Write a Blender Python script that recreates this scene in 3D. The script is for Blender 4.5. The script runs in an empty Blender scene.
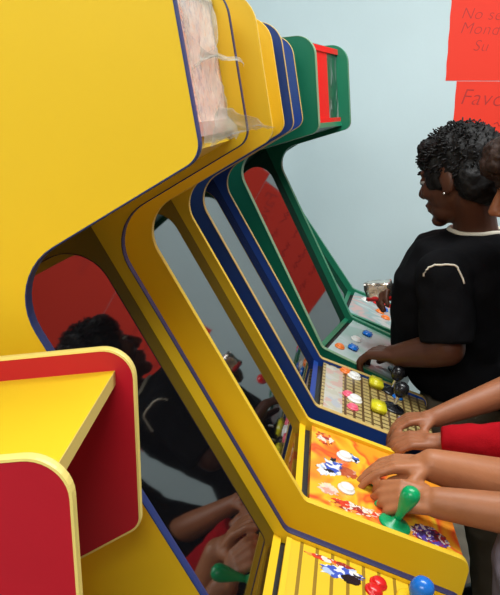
import bpy, bmesh, math, random
from mathutils import Vector as V, Matrix, Euler, noise
random.seed(7)
R = math.radians
S = bpy.context.scene
C = S.collection

# ------------------------------------------------------------------ camera
YAW, PITCH, ROLL, FPX = .1376, .2692, .0053, 707.81
cam_d = bpy.data.cameras.new('camera'); cam = bpy.data.objects.new('camera', cam_d); C.objects.link(cam)
cam_d.sensor_fit = 'HORIZONTAL'; cam_d.sensor_width = 36; cam_d.lens = 36*FPX/500
cam_d.clip_start = .02
fwd0 = V((-math.sin(YAW), math.cos(YAW), 0)); rt0 = V((math.cos(YAW), math.sin(YAW), 0)); up0 = V((0, 0, 1))
f2 = fwd0*math.cos(PITCH)-up0*math.sin(PITCH); u2 = up0*math.cos(PITCH)+fwd0*math.sin(PITCH)
r3 = rt0*math.cos(ROLL)+u2*math.sin(ROLL); u3 = u2*math.cos(ROLL)-rt0*math.sin(ROLL)
m = Matrix((r3, u3, -f2)).transposed().to_4x4(); m.translation = V((.0704, -.6057, 1.4373))
cam.matrix_world = m
S.camera = cam
S.view_settings.view_transform = 'Standard'; S.view_settings.look = 'None'
S.view_settings.exposure = 0.0; S.view_settings.gamma = 1
S.view_settings.use_curve_mapping = False

# ------------------------------------------------------------------ light
w = bpy.data.worlds.new('world'); S.world = w; w.use_nodes = True
w.node_tree.nodes['Background'].inputs[0].default_value = (.93, .97, 1, 1)
w.node_tree.nodes['Background'].inputs[1].default_value = .30
def area(name, loc, rot, sx, sy, power, col=(1, 1, 1)):
    d = bpy.data.lights.new(name, 'AREA'); d.shape = 'RECTANGLE'; d.size = sx; d.size_y = sy; d.energy = power; d.color = col
    o = bpy.data.objects.new(name, d); C.objects.link(o); o.location = loc; o.rotation_euler = rot
    return o
area('fill_light', (-.15, -1.5, 2.5), (R(40), 0, R(-4)), 1.3, .5, 26.5, (1, .985, .95))  # added fill behind the camera to brighten the cabinet side panels
area('fill_light', (.75, .75, 2.6), (R(8), 0, 0), 1.6, .6, 46, (.97, 1, 1))  # added fill overhead to brighten the back wall

# ------------------------------------------------------------------ materials
def mat(name, col, rough=.5, spec=.5, metal=0, coat=0, bump=0, bscale=60, var=0, vscale=8, trans=0, ior=1.5, alpha=1):
    mt = bpy.data.materials.new(name); mt.use_nodes = True; nt = mt.node_tree; b = nt.nodes['Principled BSDF']
    b.inputs['Base Color'].default_value = (*col, 1); b.inputs['Roughness'].default_value = rough
    b.inputs['Specular IOR Level'].default_value = spec; b.inputs['Metallic'].default_value = metal
    b.inputs['Coat Weight'].default_value = coat; b.inputs['Transmission Weight'].default_value = trans
    b.inputs['IOR'].default_value = ior; b.inputs['Alpha'].default_value = alpha
    tc = nt.nodes.new('ShaderNodeTexCoord')
    if var:
        n = nt.nodes.new('ShaderNodeTexNoise'); n.inputs['Scale'].default_value = vscale; n.inputs['Detail'].default_value = 5
        nt.links.new(tc.outputs['Object'], n.inputs['Vector'])
        r = nt.nodes.new('ShaderNodeValToRGB')
        r.color_ramp.elements[0].position = .3; r.color_ramp.elements[1].position = .7
        r.color_ramp.elements[0].color = (*[c*(1-var) for c in col], 1)
        r.color_ramp.elements[1].color = (*[min(1, c*(1+var)) for c in col], 1)
        nt.links.new(n.outputs['Fac'], r.inputs['Fac']); nt.links.new(r.outputs['Color'], b.inputs['Base Color'])
    if bump:
        n = nt.nodes.new('ShaderNodeTexNoise'); n.inputs['Scale'].default_value = bscale; n.inputs['Detail'].default_value = 4
        nt.links.new(tc.outputs['Object'], n.inputs['Vector'])
        bp = nt.nodes.new('ShaderNodeBump'); bp.inputs['Strength'].default_value = bump; bp.inputs['Distance'].default_value = .002
        nt.links.new(n.outputs['Fac'], bp.inputs['Height']); nt.links.new(bp.outputs['Normal'], b.inputs['Normal'])
    return mt
def artmat(name, cols, scale=40, kind='vor', rough=.3, stretch=(1, 1, 1), dark=0):
    """printed artwork: blotches of the listed colours"""
    mt = bpy.data.materials.new(name); mt.use_nodes = True; nt = mt.node_tree; b = nt.nodes['Principled BSDF']
    b.inputs['Roughness'].default_value = rough
    tc = nt.nodes.new('ShaderNodeTexCoord'); mp = nt.nodes.new('ShaderNodeMapping'); mp.inputs['Scale'].default_value = stretch
    nt.links.new(tc.outputs['Object'], mp.inputs['Vector'])
    n1 = nt.nodes.new('ShaderNodeTexNoise'); n1.inputs['Scale'].default_value = scale*.5; n1.inputs['Detail'].default_value = 2; n1.inputs['Distortion'].default_value = 1.2
    nt.links.new(mp.outputs['Vector'], n1.inputs['Vector'])
    if kind == 'vor':
        v = nt.nodes.new('ShaderNodeTexVoronoi'); v.inputs['Scale'].default_value = scale
        ad = nt.nodes.new('ShaderNodeVectorMath'); ad.operation = 'MULTIPLY_ADD'; ad.inputs[1].default_value = (.03, .03, .03)
        nt.links.new(n1.outputs['Color'], ad.inputs[0]); nt.links.new(mp.outputs['Vector'], ad.inputs[2])
        nt.links.new(ad.outputs[0], v.inputs['Vector'])
        sp = nt.nodes.new('ShaderNodeSeparateColor'); nt.links.new(v.outputs['Color'], sp.inputs[0]); fac = sp.outputs[0]
    else:
        fac = n1.outputs['Fac']
    r = nt.nodes.new('ShaderNodeValToRGB'); r.color_ramp.interpolation = 'CONSTANT' if kind == 'vor' else 'LINEAR'
    e = r.color_ramp.elements
    while len(e) < len(cols): e.new(.5)
    lo, hi = (0, 1) if kind == 'vor' else (.3, .72)
    for i, c in enumerate(cols):
        e[i].position = lo+(hi-lo)*i/len(cols); e[i].color = (*c, 1)
    nt.links.new(fac, r.inputs['Fac']); nt.links.new(r.outputs['Color'], b.inputs['Base Color'])
    return mt
def stripemat(name, a, b_, axis, freq, width=.5, rough=.35):
    mt = bpy.data.materials.new(name); mt.use_nodes = True; nt = mt.node_tree; b = nt.nodes['Principled BSDF']
    b.inputs['Roughness'].default_value = rough
    tc = nt.nodes.new('ShaderNodeTexCoord'); sx = nt.nodes.new('ShaderNodeSeparateXYZ'); nt.links.new(tc.outputs['Object'], sx.inputs[0])
    fr = None
    for ax in axis:
        mu = nt.nodes.new('ShaderNodeMath'); mu.operation = 'MULTIPLY'; mu.inputs[1].default_value = freq; nt.links.new(sx.outputs[ax], mu.inputs[0])
        f = nt.nodes.new('ShaderNodeMath'); f.operation = 'FRACT'; nt.links.new(mu.outputs[0], f.inputs[0])
        g = nt.nodes.new('ShaderNodeMath'); g.operation = 'LESS_THAN'; g.inputs[1].default_value = width; nt.links.new(f.outputs[0], g.inputs[0])
        if fr is None: fr = g
        else:
            mx = nt.nodes.new('ShaderNodeMath'); mx.operation = 'MAXIMUM'; nt.links.new(fr.outputs[0], mx.inputs[0]); nt.links.new(g.outputs[0], mx.inputs[1]); fr = mx
    mi = nt.nodes.new('ShaderNodeMix'); mi.data_type = 'RGBA'; mi.inputs[6].default_value = (*a, 1); mi.inputs[7].default_value = (*b_, 1)
    nt.links.new(fr.outputs[0], mi.inputs[0]); nt.links.new(mi.outputs[2], b.inputs['Base Color'])
    return mt
M = {}
M['yellow'] = mat('yellow_laminate', (.86, .55, .012), .42, .4, var=.03, vscale=3, bump=.05, bscale=300)
M['yellow_bright'] = mat('bright_yellow_board', (.85, .55, .015), .55, .3)
M['yellow_trim'] = mat('cream_yellow_trim', (.84, .55, .03), .4)
M['cream_trim'] = mat('cream_trim', (.55, .38, .12), .4)
M['blue_trim'] = mat('blue_trim', (.010, .030, .15), .5)
M['shaded_blue_trim'] = mat('shaded_blue_trim', (.018, .016, .07), .5)  # same blue edging, darkened in colour for the shaded right-hand edge
M['cream_trim2'] = mat('pale_edge_band', (.78, .58, .16), .5)
M['blue'] = mat('blue_laminate', (.008, .05, .27), .45, .4)
M['green'] = mat('green_laminate', (.006, .17, .085), .42, .45)
M['green_trim'] = mat('green_trim', (.02, .22, .12), .4)
M['pale_trim'] = mat('pale_green_trim', (.16, .3, .17), .4)
M['red_lam'] = mat('red_laminate', (.5, .008, .02), .4, .45, var=.05, vscale=14)
M['pale_yellow_trim'] = mat('pale_yellow_trim', (.92, .72, .2), .4)
M['screen'] = mat('black_screen_glass', (.004, .004, .005), .035, 1.0, ior=1.75)
M['black'] = mat('black_board', (.01, .01, .01), .5)
M['wall'] = mat('pale_blue_wall', (.61, .73, .755), .75, .3, var=.035, vscale=2.2, bump=.15, bscale=90)
M['ceil'] = mat('ceiling_white', (.75, .77, .76), .8)
M['floor'] = mat('grey_brown_floor', (.17, .145, .105), .6, .4, var=.25, vscale=10)
M['poster'] = mat('red_poster_paper', (.92, .045, .02), .6, .3)
M['ink'] = mat('dark_marker_ink', (.5, .02, .015), .6)
M['white_btn'] = mat('white_plastic', (.85, .84, .8), .3)
M['red_btn'] = mat('red_plastic', (.7, .015, .015), .22)
M['blue_btn'] = mat('blue_plastic', (.01, .16, .62), .22)
M['green_btn'] = mat('green_plastic', (.0, .36, .12), .28)
M['yellow_btn'] = mat('yellow_plastic', (.75, .68, .02), .3)
M['orange_btn'] = mat('orange_plastic', (.85, .2, .03), .3)
M['pink_btn'] = mat('pink_plastic', (.85, .12, .2), .3)
M['black_pl'] = mat('black_plastic', (.01, .01, .012), .25)
M['chrome'] = mat('bright_metal', (.75, .73, .7), .25, metal=1)
M['added_lamp'] = mat('fill_diffuser', (1, 1, 1), .5)  # glowing face of the added ceiling panels
M['added_lamp'].node_tree.nodes['Principled BSDF'].inputs['Emission Color'].default_value = (1, 1, .97, 1)
M['added_lamp'].node_tree.nodes['Principled BSDF'].inputs['Emission Strength'].default_value = 2.5

# ------------------------------------------------------------------ mesh helpers
def tag(o, label=None, cat=None, group=None, kind=None):
    if label: o['label'] = label
    if cat: o['category'] = cat
    if group: o['group'] = group
    if kind: o['kind'] = kind
    return o
def link(name, me, mt, parent=None, smooth=False, label=None):
    o = bpy.data.objects.new(name, me); C.objects.link(o)
    if mt:
        me.materials.clear(); me.materials.append(mt)
    if parent: o.parent = parent
    if smooth:
        for p in me.polygons: p.use_smooth = True
    if label: o['label'] = label
    return o
def build(name, bm, mt, parent=None, smooth=False, label=None):
    bmesh.ops.recalc_face_normals(bm, faces=bm.faces)
    me = bpy.data.meshes.new(name); bm.to_mesh(me); bm.free()
    return link(name, me, mt, parent, smooth, label)
def empty(name, loc, rz=0):
    o = bpy.data.objects.new(name, None); C.objects.link(o); o.location = loc; o.rotation_euler = (0, 0, rz); o.empty_display_size = .1
    return o
def box_bm(lo, hi, bm=None, mtx=None):
    bm = bm or bmesh.new()
    r = bmesh.ops.create_cube(bm, size=1)
    for v in r['verts']:
        v.co = V([(lo[i]+hi[i])/2+v.co[i]*(hi[i]-lo[i]) for i in range(3)])
        if mtx: v.co = mtx @ v.co
    return bm
def fillet(pts, rad, n=10):
    out = []; N = len(pts)
    for i in range(N):
        p = V(pts[i]); a = V(pts[i-1]); b = V(pts[(i+1) % N]); r = rad[i]
        if r <= 0: out.append(p); continue
        da = (a-p).normalized(); db = (b-p).normalized(); ang = da.angle(db); t = r/math.tan(ang/2)
        t = min(t, (a-p).length*.49, (b-p).length*.49); r2 = t*math.tan(ang/2)
        c = p+(da+db).normalized()*(r2/math.sin(ang/2))
        v0 = (p+da*t)-c; v1 = (p+db*t)-c; th = v0.angle(v1)
        for k in range(n+1):
            s = k/n
            out.append(c+(v0*math.sin((1-s)*th)+v1*math.sin(s*th))/math.sin(th))
    return out
def extrude_poly(pts, y0, y1):
    bm = bmesh.new()
    a = [bm.verts.new((p[0], y0, p[1])) for p in pts]; b = [bm.verts.new((p[0], y1, p[1])) for p in pts]
    bm.faces.new(a); bm.faces.new(b[::-1])
    for i in range(len(pts)):
        j = (i+1) % len(pts); bm.faces.new((a[i], a[j], b[j], b[i]))
    return bm
def ribbon(pts, y0, y1, out=.0009, inn=.0006):
    """edge moulding that runs all round a panel: a closed strip with a soft domed section"""
    bm = bmesh.new(); N = len(pts); rows = []
    cx = sum(p[0] for p in pts)/N
    area2 = sum(pts[i][0]*pts[(i+1) % N][1]-pts[(i+1) % N][0]*pts[i][1] for i in range(N))
    sg = 1 if area2 > 0 else -1
    for i in range(N):
        d = (V(pts[(i+1) % N])-V(pts[i-1])).normalized(); n = V((d.y, -d.x))*sg
        p = V(pts[i]); row = []
        for (o, y) in ((-inn, y0-.0006), (out*.5, y0-.0004), (out, y0+(y1-y0)*.25), (out, y0+(y1-y0)*.75), (out*.5, y1+.0004), (-inn, y1+.0006)):
            q = p+n*o; row.append(bm.verts.new((q.x, y, q.y)))
        rows.append(row)
    for i in range(N):
        a, b = rows[i], rows[(i+1) % N]
        for k in range(6):
            l = (k+1) % 6; bm.faces.new((a[k], a[l], b[l], b[k]))
    return bm
def lathe(prof, n=24, mtx=None, bm=None):
    bm = bm or bmesh.new(); rings = []
    for r, z in prof:
        if r < 1e-6: rings.append([bm.verts.new((0, 0, z))])
        else: rings.append([bm.verts.new((r*math.cos(2*math.pi*k/n), r*math.sin(2*math.pi*k/n), z)) for k in range(n)])
    vs = [v for r_ in rings for v in r_]
    for a, b in zip(rings, rings[1:]):
        for k in range(n):
            l = (k+1) % n
            if len(a) == 1 and len(b) == 1: continue
            if len(a) == 1: bm.faces.new((a[0], b[k], b[l]))
            elif len(b) == 1: bm.faces.new((a[k], a[l], b[0]))
            else: bm.faces.new((a[k], a[l], b[l], b[k]))
    if len(rings[0]) > 1: bm.faces.new(rings[0][::-1])
    if len(rings[-1]) > 1: bm.faces.new(rings[-1])
    if mtx:
        for v in vs: v.co = mtx @ v.co
    return bm

# ---- organic surfaces: capsules, ellipsoids and ring lofts fused into one skin
def frame(d):
    d = d.normalized(); a = V((0, 0, 1)) if abs(d.z) < .9 else V((1, 0, 0)); x = a.cross(d).normalized(); return x, d.cross(x)
def p_cap(bm, a, b, ra, rb, n=16, flat=False):
    a, b = V(a), V(b); d = (b-a); L = d.length; d = d/L if L > 1e-6 else V((0, 0, 1)); x, y = frame(d)
    rows = []
    st = [(a, ra), (b, rb)]
    if not flat:
        for k in range(1, 5):
            t = math.pi/2*k/4
            st.insert(0, (a-d*ra*math.sin(t), ra*math.cos(t))); st.append((b+d*rb*math.sin(t), rb*math.cos(t)))
    for c, r in st:
        rows.append([bm.verts.new(c+(x*math.cos(2*math.pi*k/n)+y*math.sin(2*math.pi*k/n))*max(r, 1e-4)) for k in range(n)])
    for A, B in zip(rows, rows[1:]):
        for k in range(n): bm.faces.new((A[k], A[(k+1) % n], B[(k+1) % n], B[k]))
    bm.faces.new(rows[0][::-1]); bm.faces.new(rows[-1])
def p_ell(bm, c, r, rot=None, n=20):
    g = bmesh.ops.create_uvsphere(bm, u_segments=n, v_segments=n//2+2, radius=1)
    for v in g['verts']:
        q = V((v.co.x*r[0], v.co.y*r[1], v.co.z*r[2]))
        if rot: q = rot @ q
        v.co = V(c)+q
def p_loft(bm, rings, n=28, e=2.3):
    """rings: (center, u vector, v vector)"""
    rows = []
    for c, u, v in rings:
        row = []
        for k in range(n):
            t = 2*math.pi*k/n; ct, st = math.cos(t), math.sin(t)
            a = math.copysign(abs(ct)**(2/e), ct); b = math.copysign(abs(st)**(2/e), st)
            row.append(bm.verts.new(V(c)+V(u)*a+V(v)*b))
        rows.append(row)
    for A, B in zip(rows, rows[1:]):
        for k in range(n): bm.faces.new((A[k], A[(k+1) % n], B[(k+1) % n], B[k]))
    bm.faces.new(rows[0][::-1]); bm.faces.new(rows[-1])
def fuse(name, bm, mt, parent, voxel=.0035, smooth=6, wrinkle=0, wscale=9, seed=0, label=None):
    bmesh.ops.recalc_face_normals(bm, faces=bm.faces)
    me = bpy.data.meshes.new('temp'); bm.to_mesh(me); bm.free()
    o = bpy.data.objects.new('temp', me); C.objects.link(o)
    r = o.modifiers.new('r', 'REMESH'); r.mode = 'VOXEL'; r.voxel_size = voxel; r.adaptivity = 0
    s = o.modifiers.new('s', 'SMOOTH'); s.iterations = smooth; s.factor = .6
    dg = bpy.context.evaluated_depsgraph_get(); dg.update()
    me2 = bpy.data.meshes.new_from_object(o.evaluated_get(dg))
    bpy.data.objects.remove(o); bpy.data.meshes.remove(me)
    if wrinkle:
        ns = [v.normal.copy() for v in me2.vertices]
        for v, nn in zip(me2.vertices, ns):
            q = v.co*wscale+V((seed*3.1, seed*1.7, 0))
            h = noise.noise(V((q.x, q.y, q.z*.6)))+.5*noise.noise(q*2.3)
            v.co += nn*h*wrinkle
    me2.name = name
    return link(name, me2, mt, parent, True, label)

def copy_tree(o, parent=None):
    c = o.copy(); C.objects.link(c)
    if parent: c.parent = parent
    for ch in list(o.children): copy_tree(ch, c)
    return c

# ------------------------------------------------------------------ the room
YW = 2.35
def struct(name, bm, mt): return tag(build(name, bm, mt), kind='structure')
struct('floor', box_bm((-.95, -3.2, -.06), (3.4, YW+.1, 0)), M['floor'])
struct('wall_back', box_bm((-.95, YW, 0), (3.4, YW+.1, 2.7)), M['wall'])
struct('wall_left', box_bm((-.95, -3.2, 0), (-.85, YW, 2.7)), M['wall'])
struct('ceiling', box_bm((-.95, -3.2, 2.7), (3.4, YW+.1, 2.76)), M['ceil'])
struct('baseboard_back', box_bm((-.85, YW-.012, 0), (3.4, YW, .09)), M['ceil'])

for i, (x, y) in enumerate(((-.15, -1.5), (.75, .75))):  # unseen ceiling panels added to go with the two fill lights
    t = empty('added_ceiling_light', (x, y, 2.7)); tag(t, ['added fill light panel on the ceiling behind the camera', 'added fill light panel on the ceiling above the boy in black'][i], 'added_lamp')
    bm = box_bm((-.6, -.16, -.05), (.6, .16, 0)); build('fill_housing', bm, M['ceil'], t)
    build('diffuser', box_bm((-.57, -.13, -.058), (.57, .13, -.05)), M['added_lamp'], t)

# ------------------------------------------------------------------ arcade cabinets
PS = [(-.0882, 1.5777), (-.0561, 1.3914), (-.2483, 1.2768), (0, .84), (.2602, .7494)]
P4 = [(-.0634, 1.5868), (-.0444, 1.372), (-.2652, 1.3039), (-.0195, .8425), (.18, .7728)]
def profile(P, rk=.055, back=-.50):
    T, H, K, Sp, Pf = P
    pts = [T, H, K, Sp, Pf, (Pf[0]-.012, Pf[1]-.075), (.08, .60), (.06, .02), (back, .02), (back, T[1]-.02)]
    return fillet(pts, [.045, .022, rk, .02, .022, .02, .03, .02, .02, .05])
def deck_frame(P, rec=.007):
    Sp, Pf = V((P[3][0], 0, P[3][1])), V((P[4][0], 0, P[4][1]))
    d = (Pf-Sp).normalized(); n = V((-d.z, 0, d.x)); return Sp, d, n, rec, (Pf-Sp).length
def on_deck(P, lx, ly, h=0):
    Sp, d, n, rec, L = deck_frame(P); u = (lx-Sp.x)/d.x
    q = Sp+d*u-n*rec+n*h
    return Matrix(((d.x, 0, n.x, q.x), (0, 1, 0, ly), (d.z, 0, n.z, q.z), (0, 0, 0, 1)))
TH = .012
def cabinet(name, label, x, y, rz, W, P, panel, trim, trim_r, art, marquee, rk=.055, panel_r=None, liner=None, mq_inset=.03, group=None, back=-.50):
    t = empty(name, (x, y, 0), rz); tag(t, label, 'arcade machine', group)
    pr = profile(P, rk, back); bk = back+.03
    for (a, b, tm, pm) in ((0, TH, trim, panel), (W-TH, W, trim_r, panel_r or panel)):
        s = build('side_panel', extrude_poly(pr, a, b), pm, t)
        build('edge_trim', ribbon(pr, a, b), tm, s, smooth=False)
    T, H, K, Sp, Pf = [V(p) for p in P]
    ln = liner or panel
    y0, y1 = TH, W-TH
    # header boards
    dH = (T-H).normalized(); nH = V((dH.y, -dH.x))          # outward (front) normal of the header face
    dU = (K-H).normalized(); nU = V((dU.y, -dU.x));
    if nU.y < 0: nU = -nU
    a = H+nU*.012+dU*.02; b = K+nU*.012-dU*-.12
    build('header_underside', extrude_poly([a, b, b+nU*.012, a+nU*.012], y0, y1), ln, t)
    build('top_board', extrude_poly([(T.x-.03, T.y-.012), (bk, T.y-.03), (bk, T.y-.045), (T.x-.03, T.y-.027)], y0, y1), ln, t)
    build('back_board', extrude_poly([(back+.01, .05), (back+.02, .05), (back+.02, T.y-.05), (back+.01, T.y-.05)], y0, y1), M['black'], t)
    if marquee:
        ms, mg, fr = marquee
        q0 = H-nH*mq_inset+dH*.016; q1 = T-nH*mq_inset-dH*.012
        mq = build('marquee', extrude_poly([q0, q1, q1-nH*.006, q0-nH*.006], y0, y1), ms, t)
        if ms is mq_red:
            build('red_half', extrude_poly([q0, q1, q1+nH*.0015, q0+nH*.0015], y0, y0+(y1-y0)*.66), M['red_btn'], mq)
        for (c0, dd) in ((q0, 1), (q1-dH*.014, 1)):
            build('marquee_retainer', extrude_poly([c0, c0+dH*.014, c0+dH*.014+nH*.005, c0+nH*.005], y0, y1), fr, t)
    # screen
    dS = (Sp-K).normalized(); nS = V((-dS.y, dS.x));
    if nS.x < 0: nS = -nS
    ins = .017
    s0 = K-nS*ins-dS*.03; s1 = Sp-nS*ins-dS*.004
    scr = build('screen', extrude_poly([s0, s1, s1-nS*.006, s0-nS*.006], y0, y1), M['screen'], t)
    # sill below the glass
    e = V((.006, 0)); q = s1+dS*.0
    build('screen_sill', extrude_poly([s1, s1+V((.011, -.006)), s1+V((.007, -.022)), s1+V((-.008, -.014))], y0, y1), ln, t)
    # control deck
    Sp3, d, n, rec, L = deck_frame(P)
    c0 = Sp3-n*rec+d*.010; c1 = Sp3+d*(L-.006)-n*rec
    poly = [(c0.x, c0.z), (c1.x, c1.z), (c1.x-.004, c1.z-.07), (c1.x-.018, c1.z-.07), ((c1-n*.014-d*.012).x, (c1-n*.014).z), ((c0-n*.014).x, (c0-n*.014).z)]
    build('dark_gap', extrude_poly([(s1.x-.004, s1.y-.012), (s1.x+.008, s1.y-.014), (c0.x+.002, c0.z-.012), (c0.x-.002, c0.z-.03)], y0, y1), M['black'], t)
    dk = build('control_deck', extrude_poly(poly, y0, y1), art, t)
    build('front_board', extrude_poly([(.07, .60), (.05, .04), (.035, .04), (.055, .60)], y0, y1), ln, t)
    build('deck_bottom', extrude_poly([(.07, .595), (Pf.x-.03, Pf.y-.078), (Pf.x-.03, Pf.y-.066), (.065, .607)], y0, y1), M['black'], t)
    return t, dk
def button(dk, P, lx, ly, r, mt, h=.008, name='button'):
    return build(name, lathe([(r*1.25, 0), (r*1.25, .0025), (r*1.05, .0035), (r, .0035), (r, h*.8), (r*.8, h), (0, h+.001)], 20, on_deck(P, lx, ly)), mt, dk, True)
def sq_button(dk, P, lx, ly, a, b, mt, h=.012):
    bm = box_bm((-a, -b, 0), (a, b, h)); bmesh.ops.bevel(bm, geom=bm.edges[:], offset=.004, segments=3, affect='EDGES')
    bmesh.ops.transform(bm, matrix=on_deck(P, lx, ly), verts=bm.verts)
    return build('button', bm, mt, dk, True)
def sticker(dk, P, lx, ly, rx, ry, mt, rot=0, spikes=0, seed=1, h=.0006):
    rnd = random.Random(seed); bm = bmesh.new(); n = 36
    mm = on_deck(P, lx, ly) @ Matrix.Rotation(rot, 4, 'Z')
    lo, hi = [], []
    for k in range(n):
        t = 2*math.pi*k/n; j = 1-spikes*rnd.random()
        p = V((rx*j*math.cos(t), ry*j*math.sin(t), 0)); lo.append(bm.verts.new(mm @ p)); hi.append(bm.verts.new(mm @ (p+V((0, 0, h)))))
    bm.faces.new(lo[::-1]); bm.faces.new(hi)
    for k in range(n): l = (k+1) % n; bm.faces.new((lo[k], lo[l], hi[l], hi[k]))
    return build('decal', bm, mt, dk)
def joystick(t, P, lx, ly, kind, mt, base_mt, label=None, drop=0):
    m0 = on_deck(P, lx, ly)
    if kind == 'bat':
        m1 = m0 @ Matrix.Rotation(R(3), 4, 'Y')
        o = build('joystick', lathe([(.0, .010), (.006, .011), (.0065, .018), (.008, .028), (.0125, .042), (.0155, .054), (.0155, .062), (.012, .069), (.006, .0725), (0, .073)], 24, m1), mt, t, True, label)
    else:
        o = build('joystick', lathe([(0, .030), (.006, .031), (.0125, .036), (.016, .043), (.0172, .050), (.016, .057), (.0125, .063), (.006, .0665), (0, .067)], 24, m0 @ Matrix.Translation((0, 0, -drop))), mt, t, True, label)
        build('shaft', lathe([(.004, 0), (.004, .033-drop)], 12, m0), M['chrome'], o)
    build('base_disc', lathe([(.027, 0), (.027, .002), (.024, .0045), (.010, .006), (.006, .012), (0, .012)], 28, m0), base_mt, o, True)
    return o

s_ = .50267
art_y = stripemat('striped_yellow_panel', (.82, .52, .02), (.30, .17, .01), (0,), 45, .22)
art_o = artmat('orange_flame_print', [(.85, .26, .015), (.85, .38, .02), (.8, .5, .03), (.8, .08, .02), (.85, .32, .02)], 16, 'noise')
art_c = stripemat('cream_and_brown_grid_print', (.45, .34, .13), (.10, .055, .018), (0, 1), 52, .28)
art_g = artmat('pale_green_print', [(.22, .40, .33), (.32, .48, .43), (.42, .50, .50), (.27, .43, .38)], 14, 'noise')
art_w = artmat('white_print_with_colours', [(.40, .46, .43), (.5, .52, .5), (.2, .36, .36), (.5, .33, .3)], 22, 'noise')
mq_paper = artmat('pink_speckled_marquee_print', [(.85, .52, .42), (.88, .60, .50), (.62, .38, .38), (.85, .36, .2), (.9, .66, .56), (.85, .55, .45), (.35, .25, .32), (.86, .6, .5)], 190, 'vor')
mq_red = artmat('dark_green_white_marquee_print', [(.01, .06, .03), (.015, .1, .05), (.02, .12, .06), (.01, .05, .03), (.25, .3, .27), (.02, .1, .05)], 60, 'noise', stretch=(1, 1, .25))
mq_yel = mat('yellow_marquee', (.8, .52, .03), .3)
MSPLIT = [(.45, .55, .75), (.8, .8, .85), (.02, .02, .03), (.05, .1, .5), (.75, .75, .7)]
st_blue = artmat('blue_white_black_decal_print', MSPLIT, 90)
st_red = artmat('red_white_decal_print', [(.7, .05, .02), (.85, .7, .6), (.85, .3, .05), (.35, .03, .02)], 110)
st_dark = artmat('dark_blue_red_decal_print', [(.03, .02, .08), (.35, .02, .03), (.08, .05, .3), (.7, .6, .55), (.1, .02, .02)], 130)

# 1: nearest yellow machine with blue edging
c1, d1 = cabinet('arcade_cabinet', 'nearest large yellow arcade machine with blue edging and a torn, taped marquee', 0, 0, 0, .3016, PS,
                 M['yellow'], M['blue_trim'], M['shaded_blue_trim'], art_y, (mq_paper, None, M['chrome']), rk=.062, mq_inset=.021, group=None)
for (ax, ay, r, mt) in ((.136, .262, .0105, M['red_btn']), (.129, .243, .0105, M['red_btn']), (.17, .18, .0105, M['red_btn']), (.14, .14, .0105, M['red_btn'])):
    button(d1, PS, ax, ay, r, mt)
joystick(c1, PS, .186, .251, 'ball', M['blue_btn'], M['yellow'], 'blue ball-top joystick', .024)
joystick(c1, PS, .168, .09, 'ball', M['blue_btn'], M['yellow'], 'blue ball-top joystick', .024)
sticker(d1, PS, .085, .255, .040, .016, st_blue, R(12), .35, 3)
sticker(d1, PS, .098, .248, .016, .010, M['black_pl'], R(10), .2, 9, .0010)
sticker(d1, PS, .07, .272, .045, .006, st_red, R(4), .3, 5, .0004)
sticker(d1, PS, .1, .12, .04, .03, st_blue, R(30), .35, 8)
# a yellow rail at the rear edge of the deck
bm = bmesh.new(); box_bm((.004, .018, 0), (.012, .283, .004), bm); bmesh.ops.transform(bm, matrix=on_deck(PS, .0, 0), verts=bm.verts)
build('deck_rail', bm, M['yellow_bright'], c1)

# 2: yellow machine, yellow edging, orange deck
x2, y2 = .0443*s_, .743*s_
c2, d2 = cabinet('arcade_cabinet', 'second yellow arcade machine with pale yellow edging, orange control deck and green joystick', x2, y2, .0389, .3016, PS,
                 M['yellow'], M['yellow_trim'], M['yellow_trim'], art_o, (mq_yel, None, M['yellow']), group=None)
button(d2, PS, .070, .207, .0125, M['white_btn'], .009); button(d2, PS, .070, .094, .0125, M['white_btn'], .009)
for (ax, ay) in ((.126, .172), (.121, .145), (.124, .083), (.128, .108)): button(d2, PS, ax, ay, .006, M['green_btn'])
joystick(c2, PS, .147, .041, 'bat', M['green_btn'], M['green_btn'], 'green bat-top joystick')
sticker(d2, PS, .045, .150, .026, .045, st_blue, R(-20), .5, 11)
sticker(d2, PS, .075, .155, .020, .020, artmat('brick_red_print', [(.45, .08, .03), (.5, .12, .05), (.6, .3, .2)], 60), 0, .3, 12)
sticker(d2, PS, .085, .215, .016, .02, st_blue, R(40), .4, 13)
sticker(d2, PS, .035, .255, .022, .028, st_red, R(10), .45, 14)
sticker(d2, PS, .085, .045, .055, .018, st_red, R(5), .4, 15)
sticker(d2, PS, .040, .075, .022, .020, artmat('cream_pink_print', [(.8, .6, .5), (.8, .35, .25), (.85, .7, .4)], 90), 0, .4, 16)
sticker(d2, PS, .205, .045, .038, .03, st_dark, 0, .2, 17)
sticker(d2, PS, .205, .20, .038, .03, st_dark, 0, .2, 18)

# 3: blue machine, cream edging
x3, y3 = .0438*s_, 1.4596*s_
c3, d3 = cabinet('arcade_cabinet', 'blue arcade machine with cream edging and large square yellow buttons', x3, y3, .008, .295, PS,
                 M['blue'], M['cream_trim'], M['cream_trim'], art_c, (mq_yel, None, M['blue']), group=None)
for (ax, ay) in ((.083, .262), (.083, .125)): button(d3, PS, ax, ay, .014, M['white_btn'], .010)
for (ax, ay) in ((.133, .258), (.133, .118)): sq_button(d3, PS, ax, ay, .017, .022, M['yellow_btn'], .017)
for (ax, ay) in ((.062, .275), ): button(d3, PS, ax, ay, .012, M['orange_btn'])
for (ax, ay) in ((.068, .138), (.078, .078)): button(d3, PS, ax, ay, .011, M['pink_btn'])
for (ax, ay) in ((.185, .235), (.190, .112)): button(d3, PS, ax, ay, .011, M['blue_btn'])
for ay in (.16, .26): joystick(c3, PS, .17, ay, 'ball', M['black_pl'], M['black_pl'], 'black ball-top joystick')
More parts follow.
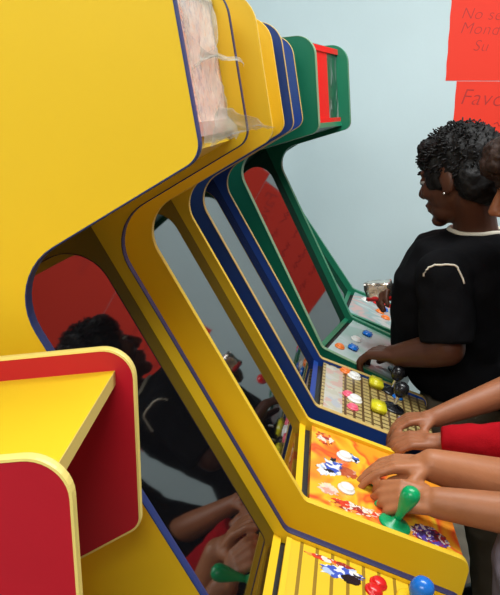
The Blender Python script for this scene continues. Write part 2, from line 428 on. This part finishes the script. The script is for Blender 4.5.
bm = box_bm((-.021, -.128, 0), (.021, .128, .0008)); bmesh.ops.transform(bm, matrix=on_deck(PS, .036, .148), verts=bm.verts)
build('instruction_strip', bm, artmat('pale_grey_pink_print', [(.48, .46, .36), (.52, .5, .44), (.42, .44, .47), (.55, .36, .30), (.54, .52, .42)], 50), d3)

# 4: green machine turned towards the player
c4, d4 = cabinet('arcade_cabinet', 'green arcade machine turned toward the boy, with a red and green marquee', .0385, 1.082, -.2467, .3026, P4,
                 M['green'], M['pale_trim'], M['green_trim'], art_g, (mq_red, None, M['red_btn']), mq_inset=.030, back=-.335)
for (ax, ay) in ((.045, .235), (.038, .10)):
    sq_button(d4, P4, ax, ay, .014, .016, M['blue_btn'], .008)
button(d4, P4, .03, .165, .012, M['white_btn']); button(d4, P4, .01, .07, .011, M['orange_btn']); button(d4, P4, .11, .2, .012, M['white_btn'])
joystick(c4, P4, .16, .09, 'ball', M['black_pl'], M['black_pl'], 'black ball-top joystick')

P5 = [(-.13, 1.56), (-.10, 1.37), (-.29, 1.25), (0, .84), (.2602, .7494)]
# 5: green machine furthest down the row
c5, d5 = cabinet('arcade_cabinet', 'furthest green arcade machine, only its control deck showing past its green neighbour', .070, 1.432, -.10, .28, P5,
                 M['green'], M['green_trim'], M['green_trim'], art_w, (mq_red, None, M['red_btn']), back=-.335)
button(d5, P5, .085, .24, .012, M['red_btn']); button(d5, P5, .11, .20, .012, M['blue_btn']); button(d5, P5, .10, .16, .012, M['orange_btn'])
button(d5, P5, .12, .12, .012, M['orange_btn']); button(d5, P5, .05, .22, .013, M['white_btn']); button(d5, P5, .12, .26, .012, M['red_btn'])
joystick(c5, P5, .17, .15, 'ball', M['red_btn'], M['black_pl'], 'red ball-top joystick')

# torn clear plastic over the first marquee
def film(name, parent, pts, seed, mt):
    """crumpled strip: pts = list of (edge a, edge b) pairs"""
    bm = bmesh.new(); rnd = random.Random(seed); nu, nv = len(pts), 10; g = []
    for i, (a, b) in enumerate(pts):
        row = []
        for k in range(nv+1):
            p = V(a).lerp(V(b), k/nv); q = p*55
            p += V((noise.noise(q), noise.noise(q+V((9, 0, 0))), noise.noise(q+V((0, 9, 0)))))*.006*(.3+k/nv)
            row.append(bm.verts.new(p))
        g.append(row)
    for i in range(nu-1):
        for k in range(nv): bm.faces.new((g[i][k], g[i][k+1], g[i+1][k+1], g[i+1][k]))
    bmesh.ops.subdivide_edges(bm, edges=bm.edges[:], cuts=1, use_grid_fill=True)
    for v in bm.verts: v.co += V((noise.noise(v.co*140), noise.noise(v.co*140+V((5, 5, 5))), 0))*.0025
    o = build(name, bm, mt, parent, True)
    so = o.modifiers.new('s', 'SOLIDIFY'); so.thickness = .0004
    return o
mfilm = mat('clear_wrinkled_plastic', (.7, .68, .58), .25, .4, alpha=.26)
def hz(z): return -.0561+(z-1.3914)*(-.0321/.1863)       # front line of the header at height z
film('marquee_film', c1, [((hz(z)+.001, .02, z), (hz(z)+.008+.003*math.sin(z*60), .14+.03*math.sin(z*41+1), z)) for z in [1.402+.012*i for i in range(15)]], 1, mfilm)
film('marquee_film', c1, [((hz(1.40)+.002, .03+.02*i, 1.398+.001*i), (hz(1.40)+.012+.0032*i, .04+.03*i, 1.432-.003*i)) for i in range(8)], 2, mfilm)
film('marquee_film', c1, [((hz(1.47)+.002, .02+.015*i, 1.465+.004*i), (hz(1.47)+.010+.0025*i, .03+.025*i, 1.480-.001*i)) for i in range(7)], 3, mfilm)

# red machine in the foreground: two red sides with a yellow top board set between them
def red_machine():
    t = empty('arcade_cabinet', (-.087, -.246, 0), .10)
    tag(t, 'small foreground arcade machine with red side panels and a yellow top board', 'arcade machine')
    W = .20
    prf = fillet([(0, 1.236), (0, 1.062), (-.10, 1.0), (-.06, .80), (.02, .76), (.02, .70), (-.02, .60), (0, .02), (-.30, .02), (-.30, 1.20)],
                 [.026, .018, .03, .02, .02, .02, .02, .01, .01, .02])
    for a, b in ((0, .007), (W-.008, W)):
        s = build('side_panel', extrude_poly(prf, a, b), M['red_lam'], t)
        build('edge_trim', ribbon(prf, a, b, .0012, .0012), M['pale_yellow_trim'], s)
    tb = build('top_board', extrude_poly([(-.017, 1.214), (-.30, 1.180), (-.30, 1.167), (-.017, 1.201)], .007, W-.008), M['yellow_bright'], t)
    build('edge_band', extrude_poly([(-.0165, 1.2138), (-.0172, 1.2138), (-.0172, 1.2012), (-.0165, 1.2012)], .007, W-.008), M['cream_trim2'], tb)
    build('back_board', extrude_poly([(-.29, .05), (-.28, .05), (-.28, 1.165), (-.29, 1.165)], .007, W-.008), M['black'], t)
    build('screen', extrude_poly([(-.12, 1.02), (-.07, .81), (-.076, .81), (-.126, 1.02)], .007, W-.008), M['screen'], t)
    build('control_deck', extrude_poly([(-.06, .79), (.01, .756), (.015, .705), (.005, .705), (.005, .745), (-.065, .78)], .007, W-.008), M['yellow_bright'], t)
    build('front_board', extrude_poly([(-.03, .6), (-.018, .04), (-.028, .04), (-.04, .6)], .007, W-.008), M['red_lam'], t)
red_machine()

def tube(pts, r, n=8):
    bm = bmesh.new(); rows = []
    for i, p in enumerate(pts):
        d = (V(pts[min(i+1, len(pts)-1)])-V(pts[max(i-1, 0)])); x, y = frame(d)
        rows.append([bm.verts.new(V(p)+(x*math.cos(2*math.pi*k/n)+y*math.sin(2*math.pi*k/n))*r) for k in range(n)])
    for A, B in zip(rows, rows[1:]):
        for k in range(n): bm.faces.new((A[k], A[(k+1) % n], B[(k+1) % n], B[k]))
    bm.faces.new(rows[0][::-1]); bm.faces.new(rows[-1]); return bm
# ------------------------------------------------------------------ posters on the back wall
def poster(label, x0, x1, z0, z1, lines, size, notch):
    bm = bmesh.new(); n = 26; yb = YW-.0006
    pts = []
    for k in range(n+1): pts.append((x0+notch*.004*math.sin(k*1.3)+(.0), z0+(z1-z0)*k/n))
    pts += [(x1, z1), (x1, z0)]
    fr = [bm.verts.new((p[0], yb-.0010, p[1])) for p in pts]; bk = [bm.verts.new((p[0], yb, p[1])) for p in pts]
    bm.faces.new(fr); bm.faces.new(bk[::-1])
    for i in range(len(pts)): j = (i+1) % len(pts); bm.faces.new((fr[i], fr[j], bk[j], bk[i]))
    o = build('poster', bm, M['poster']); tag(o, label, 'poster')
    for (tx, x, z, sz) in lines:
        cu = bpy.data.curves.new('writing', 'FONT'); cu.body = tx; cu.size = sz; cu.shear = .25; cu.space_character = 1.05; cu.extrude = .0002
        cu.offset = -.0012
        to = bpy.data.objects.new('writing', cu); C.objects.link(to)
        dg = bpy.context.evaluated_depsgraph_get(); dg.update()
        me = bpy.data.meshes.new_from_object(to.evaluated_get(dg)); bpy.data.objects.remove(to)
        mw = Matrix.Translation((x, yb-.0016, z)) @ Matrix.Rotation(R(90), 4, 'X') @ Matrix.Rotation(R(-3), 4, 'Z')
        me.transform(mw)
        link('handwriting', me, M['ink'], o)
    return o
poster('upper red paper notice on the pale blue wall with handwriting', .424, 1.25, 1.522, 1.98,
       [('No se', .462, 1.748, .058), ('Mondan', .462, 1.695, .060), ('Su', .515, 1.632, .058)], .06, .25)
poster('lower red paper notice under the other notice, partly behind the heads', .466, 1.27, 1.02, 1.520,
       [('Favor', .482, 1.435, .085)], .06, .15)
low = bpy.data.objects['poster.001']
for z in (1.36, 1.28, 1.20, 1.12):
    rnd = random.Random(int(z*100)); x = .49
    while x < 1.05:
        L = .06+.07*rnd.random(); n = int(L/.004); ph = rnd.random()*6
        pts = [(x+L*i/n, YW-.0022, z+.013*math.sin(i*1.25+ph)*(.5+.5*math.sin(i*.37+ph))+.004*math.sin(i*.6)) for i in range(n+1)]
        build('pen_scribble', tube(pts, .0018, 5), M['ink'], low); x += L+.03

# ------------------------------------------------------------------ people
def skinmat(name, col):
    mt = mat(name, col, .48, .35, var=.10, vscale=22, bump=.12, bscale=220)
    b = mt.node_tree.nodes['Principled BSDF']; b.inputs['Subsurface Weight'].default_value = .12
    b.inputs['Subsurface Radius'].default_value = (.010, .004, .002); b.inputs['Subsurface Scale'].default_value = .6
    return mt
def hairmat(name, col): return mat(name, col, .58, .22, var=.4, vscale=60, bump=.5, bscale=260)
def clothmat(name, col): return mat(name, col, .95, .06, var=.15, vscale=12, bump=.35, bscale=400)

def head_prims(bm, c, rot, k=1.0):
    """c: head centre; rot: 3x3 from head space (+x face, +z crown)"""
    def E_(p, r, rr=None): p_ell(bm, V(c)+rot @ (V(p)*k), [a*k for a in r], rot if rr is None else rot @ rr)
    def Cp(a, b, ra, rb): p_cap(bm, V(c)+rot @ (V(a)*k), V(c)+rot @ (V(b)*k), ra*k, rb*k, 12)
    E_((-.008, 0, .030), (.094, .073, .082)); E_((.030, 0, -.018), (.060, .060, .072))
    E_((.042, 0, -.070), (.040, .043, .036)); E_((.068, 0, -.096), (.020, .022, .016))       # jaw and chin
    E_((.078, 0, .020), (.014, .046, .010))                                                  # brow
    for s_ in (-1, 1):
        E_((.064, s_*.036, -.024), (.022, .020, .022))                                       # cheeks
        E_((.080, s_*.028, .004), (.009, .015, .006))                                        # lids
        E_((-.004, s_*.073, -.004), (.019, .007, .031), Matrix.Rotation(R(12), 3, 'Y')); E_((.002, s_*.070, -.026), (.010, .006, .011))
        E_((.096, s_*.012, -.034), (.010, .008, .008))                                       # nostrils
    Cp((.086, 0, .008), (.106, 0, -.028), .008, .0115)                                       # nose
    E_((.086, 0, -.057), (.011, .024, .008)); E_((.083, 0, -.069), (.011, .021, .008)); E_((.074, 0, -.060), (.016, .030, .026))       # lips
def face_parts(body, c, rot, k, hair, iris):
    for s_ in (-1, 1):
        bm = bmesh.new(); p_ell(bm, V(c)+rot @ (V((.077, s_*.029, .000))*k), (.0118*k, .0122*k, .0070*k), rot)
        e = build('eye', bm, M['eye'], body, True)
        bm = bmesh.new(); p_ell(bm, V(c)+rot @ (V((.0875, s_*.029, -.001))*k), (.0026*k, .0066*k, .0058*k), rot); build('iris', bm, iris, e, True)
        bm = bmesh.new()
        for j in range(5):
            t = j/4; p_ell(bm, V(c)+rot @ (V((.089-.008*t, s_*(.014+.032*t), .019+.006*math.sin(t*3)))*k), (.004*k, .006*k, .0028*k), rot, 8)
        build('eyebrow', bm, hair, body, True)

def hand_prims(bm, W, fw, up, side, curl=.5, k=1.0, spread=.16, thumb_in=.5):
    """five fingers closing on what they hold; side = direction of the thumb"""
    fw = V(fw).normalized(); up = V(up); up = (up-fw*up.dot(fw)).normalized(); sd = V(side); sd = (sd-fw*sd.dot(fw)-up*sd.dot(up)).normalized()
    W = V(W)
    L = [.034, .038, .035, .028]
    for i in range(4):
        off = (1.5-i)*.0165*k
        base = W+fw*.010*k+sd*off*.6; kn = W+fw*(.068-.003*abs(i-1.2))*k+sd*off+up*.003*k
        p_cap(bm, base, kn, .0125*k, .0098*k, 12)
        d = (fw+sd*(1.5-i)*spread*.5).normalized(); p = kn; ang = 0
        for j, (f, r) in enumerate(((1, .0082), (.66, .0074), (.52, .0066))):
            ang += curl*(.75, 1.05, .7)[j]*(1+.08*i)
            dd = (d*math.cos(ang)-up*math.sin(ang)).normalized(); q = p+dd*L[i]*f*k
            p_cap(bm, p, q, (r+.0006)*k, r*k, 12); p = q
    b0 = W+fw*.016*k+sd*.018*k-up*.004*k; d1 = (fw*.62+sd*.75-up*.30).normalized()
    b1 = b0+d1*.036*k; d2 = (fw*.86+sd*(.45-thumb_in*.6)-up*.35).normalized(); b2 = b1+d2*.028*k; d3 = (fw*.9-sd*thumb_in*.4-up*.40).normalized(); b3 = b2+d3*.020*k
    p_cap(bm, W+fw*.006*k+sd*.008*k, b0, .013*k, .0135*k, 12); p_cap(bm, b0, b1, .0135*k, .0098*k, 12); p_cap(bm, b1, b2, .0095*k, .0086*k, 12); p_cap(bm, b2, b3, .0085*k, .0068*k, 12)
    p_ell(bm, W+fw*.036*k-up*.003*k, (.026*k, .026*k, .012*k), Matrix((fw, sd, up)).transposed())
    p_cap(bm, W-fw*.02*k, W+fw*.02*k, .0205*k, .021*k, 14)

def person(label, spec):
    t = empty('person', spec['root']); tag(t, label, 'person')
    T = -V(spec['root'])
    sk = spec['skin']; bm = bmesh.new()
    face = V((spec['face'][0], spec['face'][1], 0)).normalized()
    lat = V((0, 0, 1)).cross(face)
    rot = Matrix((face, lat, V((0, 0, 1)))).transposed() @ Matrix.Rotation(R(spec['tilt']), 3, 'Y') @ Matrix.Rotation(R(spec.get('roll', 0)), 3, 'X')
    c = V(spec['head'])+T; k = spec.get('k', 1.0)
    head_prims(bm, c, rot, k)
    nb = V(spec['neck'])+T
    p_cap(bm, c+rot @ V((-.022, 0, -.045)), nb, .048*k, .052*k, 18)
    rings = []
    for (cx, cy, cz, rx, ry) in spec['torso']:
        f = V(spec['body_dir']).normalized(); l = V((0, 0, 1)).cross(f)
        rings.append((V((cx, cy, cz))+T, f*rx*.90, l*ry*.92))
    p_loft(bm, rings)
    p_ell(bm, V(spec['torso'][-1][:3])+T, (.095, .10, .07))
    for a in spec['arms']:
        sh, el, wr = [V(q)+T for q in a['pts']]
        ra = a.get('r', (.040, .031, .034, .0215))
        p_cap(bm, sh, el, ra[0], ra[1], 18); mid = el.lerp(wr, .3)
        p_cap(bm, el, mid, ra[1], ra[2], 18); p_cap(bm, mid, wr, ra[2], ra[3], 18)
        hand_prims(bm, wr, a['fw'], a['up'], a['side'], a['curl'], a.get('k', .86), thumb_in=a.get('thumb', .5))
    for l_ in spec['legs']:
        hp, kn, an, toe = [V(q)+T for q in l_]
        p_cap(bm, hp, kn, .070, .046, 18); p_cap(bm, kn, kn.lerp(an, .3), .044, .046, 18); p_cap(bm, kn.lerp(an, .3), an, .046, .028, 18)
        p_cap(bm, an, toe, .032, .024, 14)
    body = fuse('body', bm, sk, t, .0034, 5)
    face_parts(body, c, rot, k, spec['hair'], M['iris'])
    # trousers and shoes
    bm = bmesh.new()
    rr = spec['torso'][-2:]
    f = V(spec['body_dir']).normalized(); l = V((0, 0, 1)).cross(f)
    cx, cy, cz, rx, ry = spec['torso'][-1]
    p_loft(bm, [(V((cx, cy, cz+.03))+T, f*rx*.98, l*ry*.98), (V((cx, cy, cz-.10))+T, f*(rx+.012), l*(ry+.012))])
    for l_ in spec['legs']:
        hp, kn, an, toe = [V(q)+T for q in l_]
        p_cap(bm, hp, kn-V((0, 0, .02)), .083, .070, 20, True)
        if spec.get('long'): p_ell(bm, kn, (.068, .068, .07)); p_cap(bm, kn, an+V((0, 0, .01)), .066, .058, 20, True)
        p_cap(bm, hp+V((0, 0, .03)), hp, .08, .085, 20)
    fuse('trousers' if spec.get('long') else 'shorts', bm, spec['shorts_m'], t, .006, 5, .006, 14, 3)
    for l_ in spec['legs']:
        hp, kn, an, toe = [V(q)+T for q in l_]; bm = bmesh.new(); p_cap(bm, an-V((0, 0, .012)), toe, .040, .034, 16); p_ell(bm, an+V((0, 0, .01)), (.042, .042, .045))
        for v in bm.verts: v.co.z = max(v.co.z, T.z+.002)
        fuse('shoe', bm, M['black_pl'], t, .005, 4)
    # shirt
    bm = bmesh.new(); rings = []
    for i, (cx, cy, cz, rx, ry) in enumerate(spec['torso'][:-1]+[spec['torso'][-1]]):
        g = .012+.004*(i > 1); rings.append((V((cx, cy, cz))+T, f*(rx+g), l*(ry+g)))
    p_loft(bm, rings)
    p_cap(bm, nb-V((0, 0, .05)), nb-V((0, 0, .004)), .085, .066, 20, True)
    own = bm
    for a in spec['arms']:
        sh, el, wr = [V(q)+T for q in a['pts']]
        bm = bmesh.new() if a.get('sleeve_m') else own
        p_ell(bm, sh, (.062, .062, .058)); e = a['sleeve']
        end = sh.lerp(el, min(e, 1))
        p_cap(bm, sh, end, .062, .062 if e < 1 else .048, 22, e < 1)
        if e >= 1:
            p_cap(bm, el, el.lerp(wr, e-1), .046, .032, 20, True)
            p_ell(bm, el, (.048, .048, .048))
        if a.get('sleeve_m'): fuse('sleeve', bm, a['sleeve_m'], t, .004, 5, .006, 16, 4, 'red sleeve')
    bm = own
    shirt = fuse('shirt', bm, spec['shirt_m'], t, .005, 6, .008, 12, spec.get('seed', 0))
    return t, body, shirt, c, rot, T
M['eye'] = mat('eye_white', (.45, .42, .38), .3); M['iris'] = mat('dark_brown_iris', (.03, .012, .006), .2)
M['piping'] = mat('cream_piping', (.70, .64, .52), .7)
skin_dark = skinmat('dark_brown_skin', (.085, .028, .013)); skin_mid = skinmat('brown_skin', (.29, .105, .046)); skin_tan = skinmat('tan_skin', (.38, .145, .062))
hair_black = hairmat('black_hair', (.006, .005, .005)); hair_brown = hairmat('brown_hair', (.028, .014, .010))
cl_black = clothmat('black_cloth', (.006, .006, .007)); cl_red = clothmat('red_cloth', (.33, .005, .010)); cl_lav = clothmat('lavender_cloth', (.32, .29, .36)); cl_khaki = clothmat('grey_brown_cloth', (.15, .125, .09)); cl_dark = clothmat('dark_cloth', (.02, .02, .026))

def hair(body, c, rot, k, mt, lumps, tufts, seed, length, curl, low):
    """cap of hair with its own strands; low(x, y) = lowest z of the hairline in head space"""
    bm = bmesh.new()
    for p, r in lumps: p_ell(bm, V(c)+rot @ (V(p)*k), [a*k for a in r], rot)
    o = fuse('hair', bm, mt, body, .0045, 3, .007, 55, seed)
    rnd = random.Random(seed); bm = bmesh.new()
    for i in range(tufts):
        while True:
            d = V((rnd.gauss(0, 1), rnd.gauss(0, 1), rnd.gauss(0, 1))).normalized()
            q = V((d.x*.104-.010, d.y*.084, d.z*.092+.036))
            if q.z > low(q.x, q.y): break
        p = V(c)+rot @ (q*k); n = rot @ d
        g = (n*.16+V((0, 0, -.55))-rot @ V((-.35, 0, 0))+V((rnd.gauss(0, .5), rnd.gauss(0, .5), rnd.gauss(0, .4)))).normalized()
        L = length*(.6+.8*rnd.random()); a = p-n*.006
        tw = V((rnd.gauss(0, 1), rnd.gauss(0, 1), rnd.gauss(0, 1)))*curl
        r0 = .0022; seg = [a, a+n*.006+g*L*.3, a+n*.007+g*L*.65+tw*.5, a+n*.003+g*L+tw*.3]
        x, y = frame(g); rows = []
        for j, sp in enumerate(seg):
            rr = r0*(1, .95, .7, .15)[j]
            rows.append([bm.verts.new(sp+(x*math.cos(2*math.pi*m_/5)+y*math.sin(2*math.pi*m_/5))*rr) for m_ in range(5)])
        for A, B in zip(rows, rows[1:]):
            for m_ in range(5): bm.faces.new((A[m_], A[(m_+1) % 5], B[(m_+1) % 5], B[m_]))
    # strands join the same hair object
    me = o.data; bm.from_mesh(me); bm.to_mesh(me); bm.free()
    for p in me.polygons: p.use_smooth = True
    return o

# the boy in black at the green machine
boy = dict(root=(.50, 1.14, 0), head=(.328, 1.12, 1.273), face=(-.80, .60), tilt=13, neck=(.378, 1.145, 1.140), k=1.0,
           body_dir=(-1, .18, 0), skin=skin_dark, hair=hair_black, shorts_m=cl_khaki, long=True, shirt_m=cl_black, seed=2,
           torso=[(.385, 1.145, 1.140, .055, .085), (.355, 1.14, 1.118, .105, .135), (.335, 1.14, 1.03, .130, .150), (.330, 1.15, .93, .130, .135), (.338, 1.16, .84, .128, .125), (.418, 1.15, .735, .138, .13)],
           arms=[dict(pts=[(.292, 1.000, 1.066), (.306, .955, .902), (.208, 1.025, .856)], fw=(-.80, .50, -.16), up=(.0, 0, 1), side=(.3, 1, 0), curl=.66, sleeve=.92, k=1.12, r=(.046, .040, .040, .029)),
                 dict(pts=[(.335, 1.27, 1.055), (.31, 1.30, .90), (.236, 1.235, .952)], fw=(-.8, -.45, .2), up=(-.2, .5, .8), side=(-.4, .2, .9), curl=.75, sleeve=.85, k=.95)],
           legs=[[(.50, 1.07, .68), (.47, 1.05, .40), (.52, 1.05, .075), (.42, 1.03, .030)], [(.50, 1.21, .68), (.48, 1.22, .40), (.53, 1.23, .075), (.43, 1.24, .030)]])
t, body, shirt, c, rot, T = person('boy with black hair in a black T-shirt with cream piping, playing at the green machine', boy)
hair(body, c, rot, 1.0, hair_black,
     [((-.012, 0, .036), (.099, .078, .083)), ((-.058, 0, -.012), (.056, .070, .062)), ((.048, 0, .072), (.050, .058, .030)), ((.074, 0, .050), (.024, .048, .026)),
      ((.030, .060, .012), (.030, .016, .038)), ((.030, -.060, .012), (.030, .016, .038)), ((-.048, .055, -.010), (.034, .022, .050)), ((-.048, -.055, -.010), (.034, .022, .050)), ((-.066, 0, -.052), (.026, .046, .026))],
     900, 5, .010, .002, lambda x, y: (.040 if x > .05 else (.01 if x > -.02 else -.060)))
# cream collar, shoulder piping, earring
nb = V(boy['neck'])+T
def onto(mesh_o, pts, lift=.001):
    """lay a line of points onto the cloth"""
    out = []
    for p in pts:
        ok, loc, nn, _ = mesh_o.closest_point_on_mesh(p); out.append(loc+nn*lift)
    return out
ringp = []
for k in range(41):
    a = 2*math.pi*k/40; ringp.append(nb+V((math.cos(a)*.066, math.sin(a)*.064, -.004-.030*math.cos(a))))
bmc = tube(onto(shirt, ringp, .001), .0065)
build('collar', bmc, M['piping'], shirt, True, 'cream collar')
sh = V(boy['arms'][0]['pts'][0])+T
arc = []
for k in range(25):
    a = R(-4+188*k/24)
    arc.append(sh+V((-.020+.080*math.cos(a), -.09, .006+.056*math.sin(a))))
build('piping', tube(onto(shirt, arc, .0008), .0022), M['piping'], shirt, True, 'cream shoulder piping')
bm = bmesh.new(); p_ell(bm, c+rot @ V((.004, -.0795, -.034)), (.0035, .0035, .0035)); p_ell(bm, c+rot @ V((.004, .0795, -.034)), (.0035, .0035, .0035))
# one stud per ear
bm.free()
for sg in (-1, 1):
    bm = bmesh.new(); p_ell(bm, c+rot @ V((.003, sg*.078, -.034)), (.0034, .0034, .0034), n=10); build('earring', bm, M['chrome'], body, True)

# what he holds
bm = box_bm((-.034, -.011, -.024), (.034, .011, .024)); bmesh.ops.subdivide_edges(bm, edges=bm.edges[:], cuts=5, use_grid_fill=True)
for v in bm.verts: v.co += V((noise.noise(v.co*60), noise.noise(v.co*60+V((3, 0, 0))), noise.noise(v.co*60+V((0, 3, 0)))))*.004
PK = Matrix.Translation((.158, 1.185, .972)) @ Euler((R(8), R(-8), R(-12))).to_matrix().to_4x4()
pk = build('foil_packet', bm, mat('crumpled_foil', (.72, .68, .62), .22, metal=.9, bump=.6, bscale=120), None, True)
pk.matrix_world = PK; tag(pk, 'crumpled silver and red foil packet held up by the boy in black', 'packet')
bm = box_bm((-.033, -.0125, -.026), (.033, .0125, -.013)); bmesh.ops.bevel(bm, geom=bm.edges[:], offset=.002, segments=2, affect='EDGES')
build('red_band', bm, mat('red_foil', (.6, .02, .02), .3), pk, True)

# person with brown curls at the right edge, red sleeve
p2 = dict(root=(.62, .87, 0), head=(.468, .925, 1.272), face=(-1, .06), tilt=14, neck=(.56, .90, 1.13), k=1.0,
          body_dir=(-1, .05, 0), skin=skin_mid, hair=hair_brown, shorts_m=cl_dark, shirt_m=cl_black, seed=5,
          torso=[(.60, .87, 1.125, .060, .075), (.60, .87, 1.09, .090, .12), (.60, .87, 1.02, .105, .13), (.58, .87, .93, .115, .125), (.56, .87, .84, .118, .12), (.57, .87, .74, .12, .12)],
          arms=[dict(pts=[(.56, .755, 1.05), (.44, .675, .815), (.262, .683, .803)], fw=(-1, .0, -.02), up=(0, -.15, 1), side=(0, 1, .1), curl=.50, sleeve=1.97, sleeve_m=cl_red, k=.82, r=(.038, .030, .030, .019)),
                dict(pts=[(.56, .98, 1.05), (.475, .845, .880), (.262, .752, .823)], fw=(-1, -.10, -.14), up=(0, .1, 1), side=(0, -1, .0), curl=.48, sleeve=.55, k=.82, r=(.038, .034, .033, .020))],
          legs=[[(.64, .81, .68), (.68, .80, .40), (.72, .80, .075), (.62, .79, .030)], [(.64, .94, .68), (.68, .95, .40), (.72, .95, .075), (.62, .96, .030)]])
t, body, shirt, c, rot, T = person('person with curly brown hair leaning in from the right edge, hands on the blue machine', p2)
hair(body, c, rot, 1.0, hair_brown,
     [((-.012, 0, .046), (.108, .088, .094)), ((-.060, 0, -.005), (.062, .080, .072)), ((.060, 0, .082), (.050, .066, .040)), ((.090, 0, .066), (.028, .055, .028)),
      ((.010, .070, .020), (.040, .020, .055)), ((.010, -.070, .020), (.040, .020, .055))],
     520, 9, .020, .016, lambda x, y: (.050 if x > .05 else (.0 if x > .0 else -.055)))

# person playing the second machine, only forearms and hands in view
p3 = dict(root=(.56, .46, 0), head=(.58, .46, 1.27), face=(-1, .02), tilt=22, neck=(.63, .46, 1.13), k=1.0,
          body_dir=(-1, .0, 0), skin=skin_tan, hair=hair_black, shorts_m=cl_lav, shirt_m=cl_dark, seed=8,
          torso=[(.64, .46, 1.125, .060, .075), (.64, .46, 1.09, .090, .12), (.63, .46, 1.02, .105, .13), (.60, .46, .93, .105, .12), (.56, .46, .84, .100, .105), (.485, .46, .74, .11, .105)],
          arms=[dict(pts=[(.60, .585, 1.05), (.440, .575, .768), (.232, .530, .834)], fw=(-.95, .02, -.08), up=(0, .12, 1), side=(-.1, -1, -.1), curl=.34, sleeve=.5, k=.98, r=(.045, .046, .047, .029)),
                dict(pts=[(.60, .335, 1.05), (.430, .445, .795), (.235, .457, .806)], fw=(-.95, .0, .10), up=(.0, -.45, .9), side=(.0, 1, .45), curl=.60, sleeve=.5, k=.92, r=(.042, .034, .036, .026), thumb=.2)],
          legs=[[(.430, .405, .66), (.45, .40, .40), (.52, .40, .075), (.42, .39, .030)], [(.430, .515, .66), (.45, .52, .40), (.52, .52, .075), (.42, .53, .030)]])
t, body, shirt, c, rot, T = person('person at the second yellow machine, bare forearms reaching in over the orange deck', p3)
hair(body, c, rot, 1.0, hair_black,
     [((-.012, 0, .040), (.102, .082, .086)), ((-.055, 0, -.010), (.060, .074, .066)), ((.050, 0, .080), (.052, .060, .032))],
     200, 12, .02, .008, lambda x, y: (.046 if x > .05 else (.0 if x > .0 else -.055)))
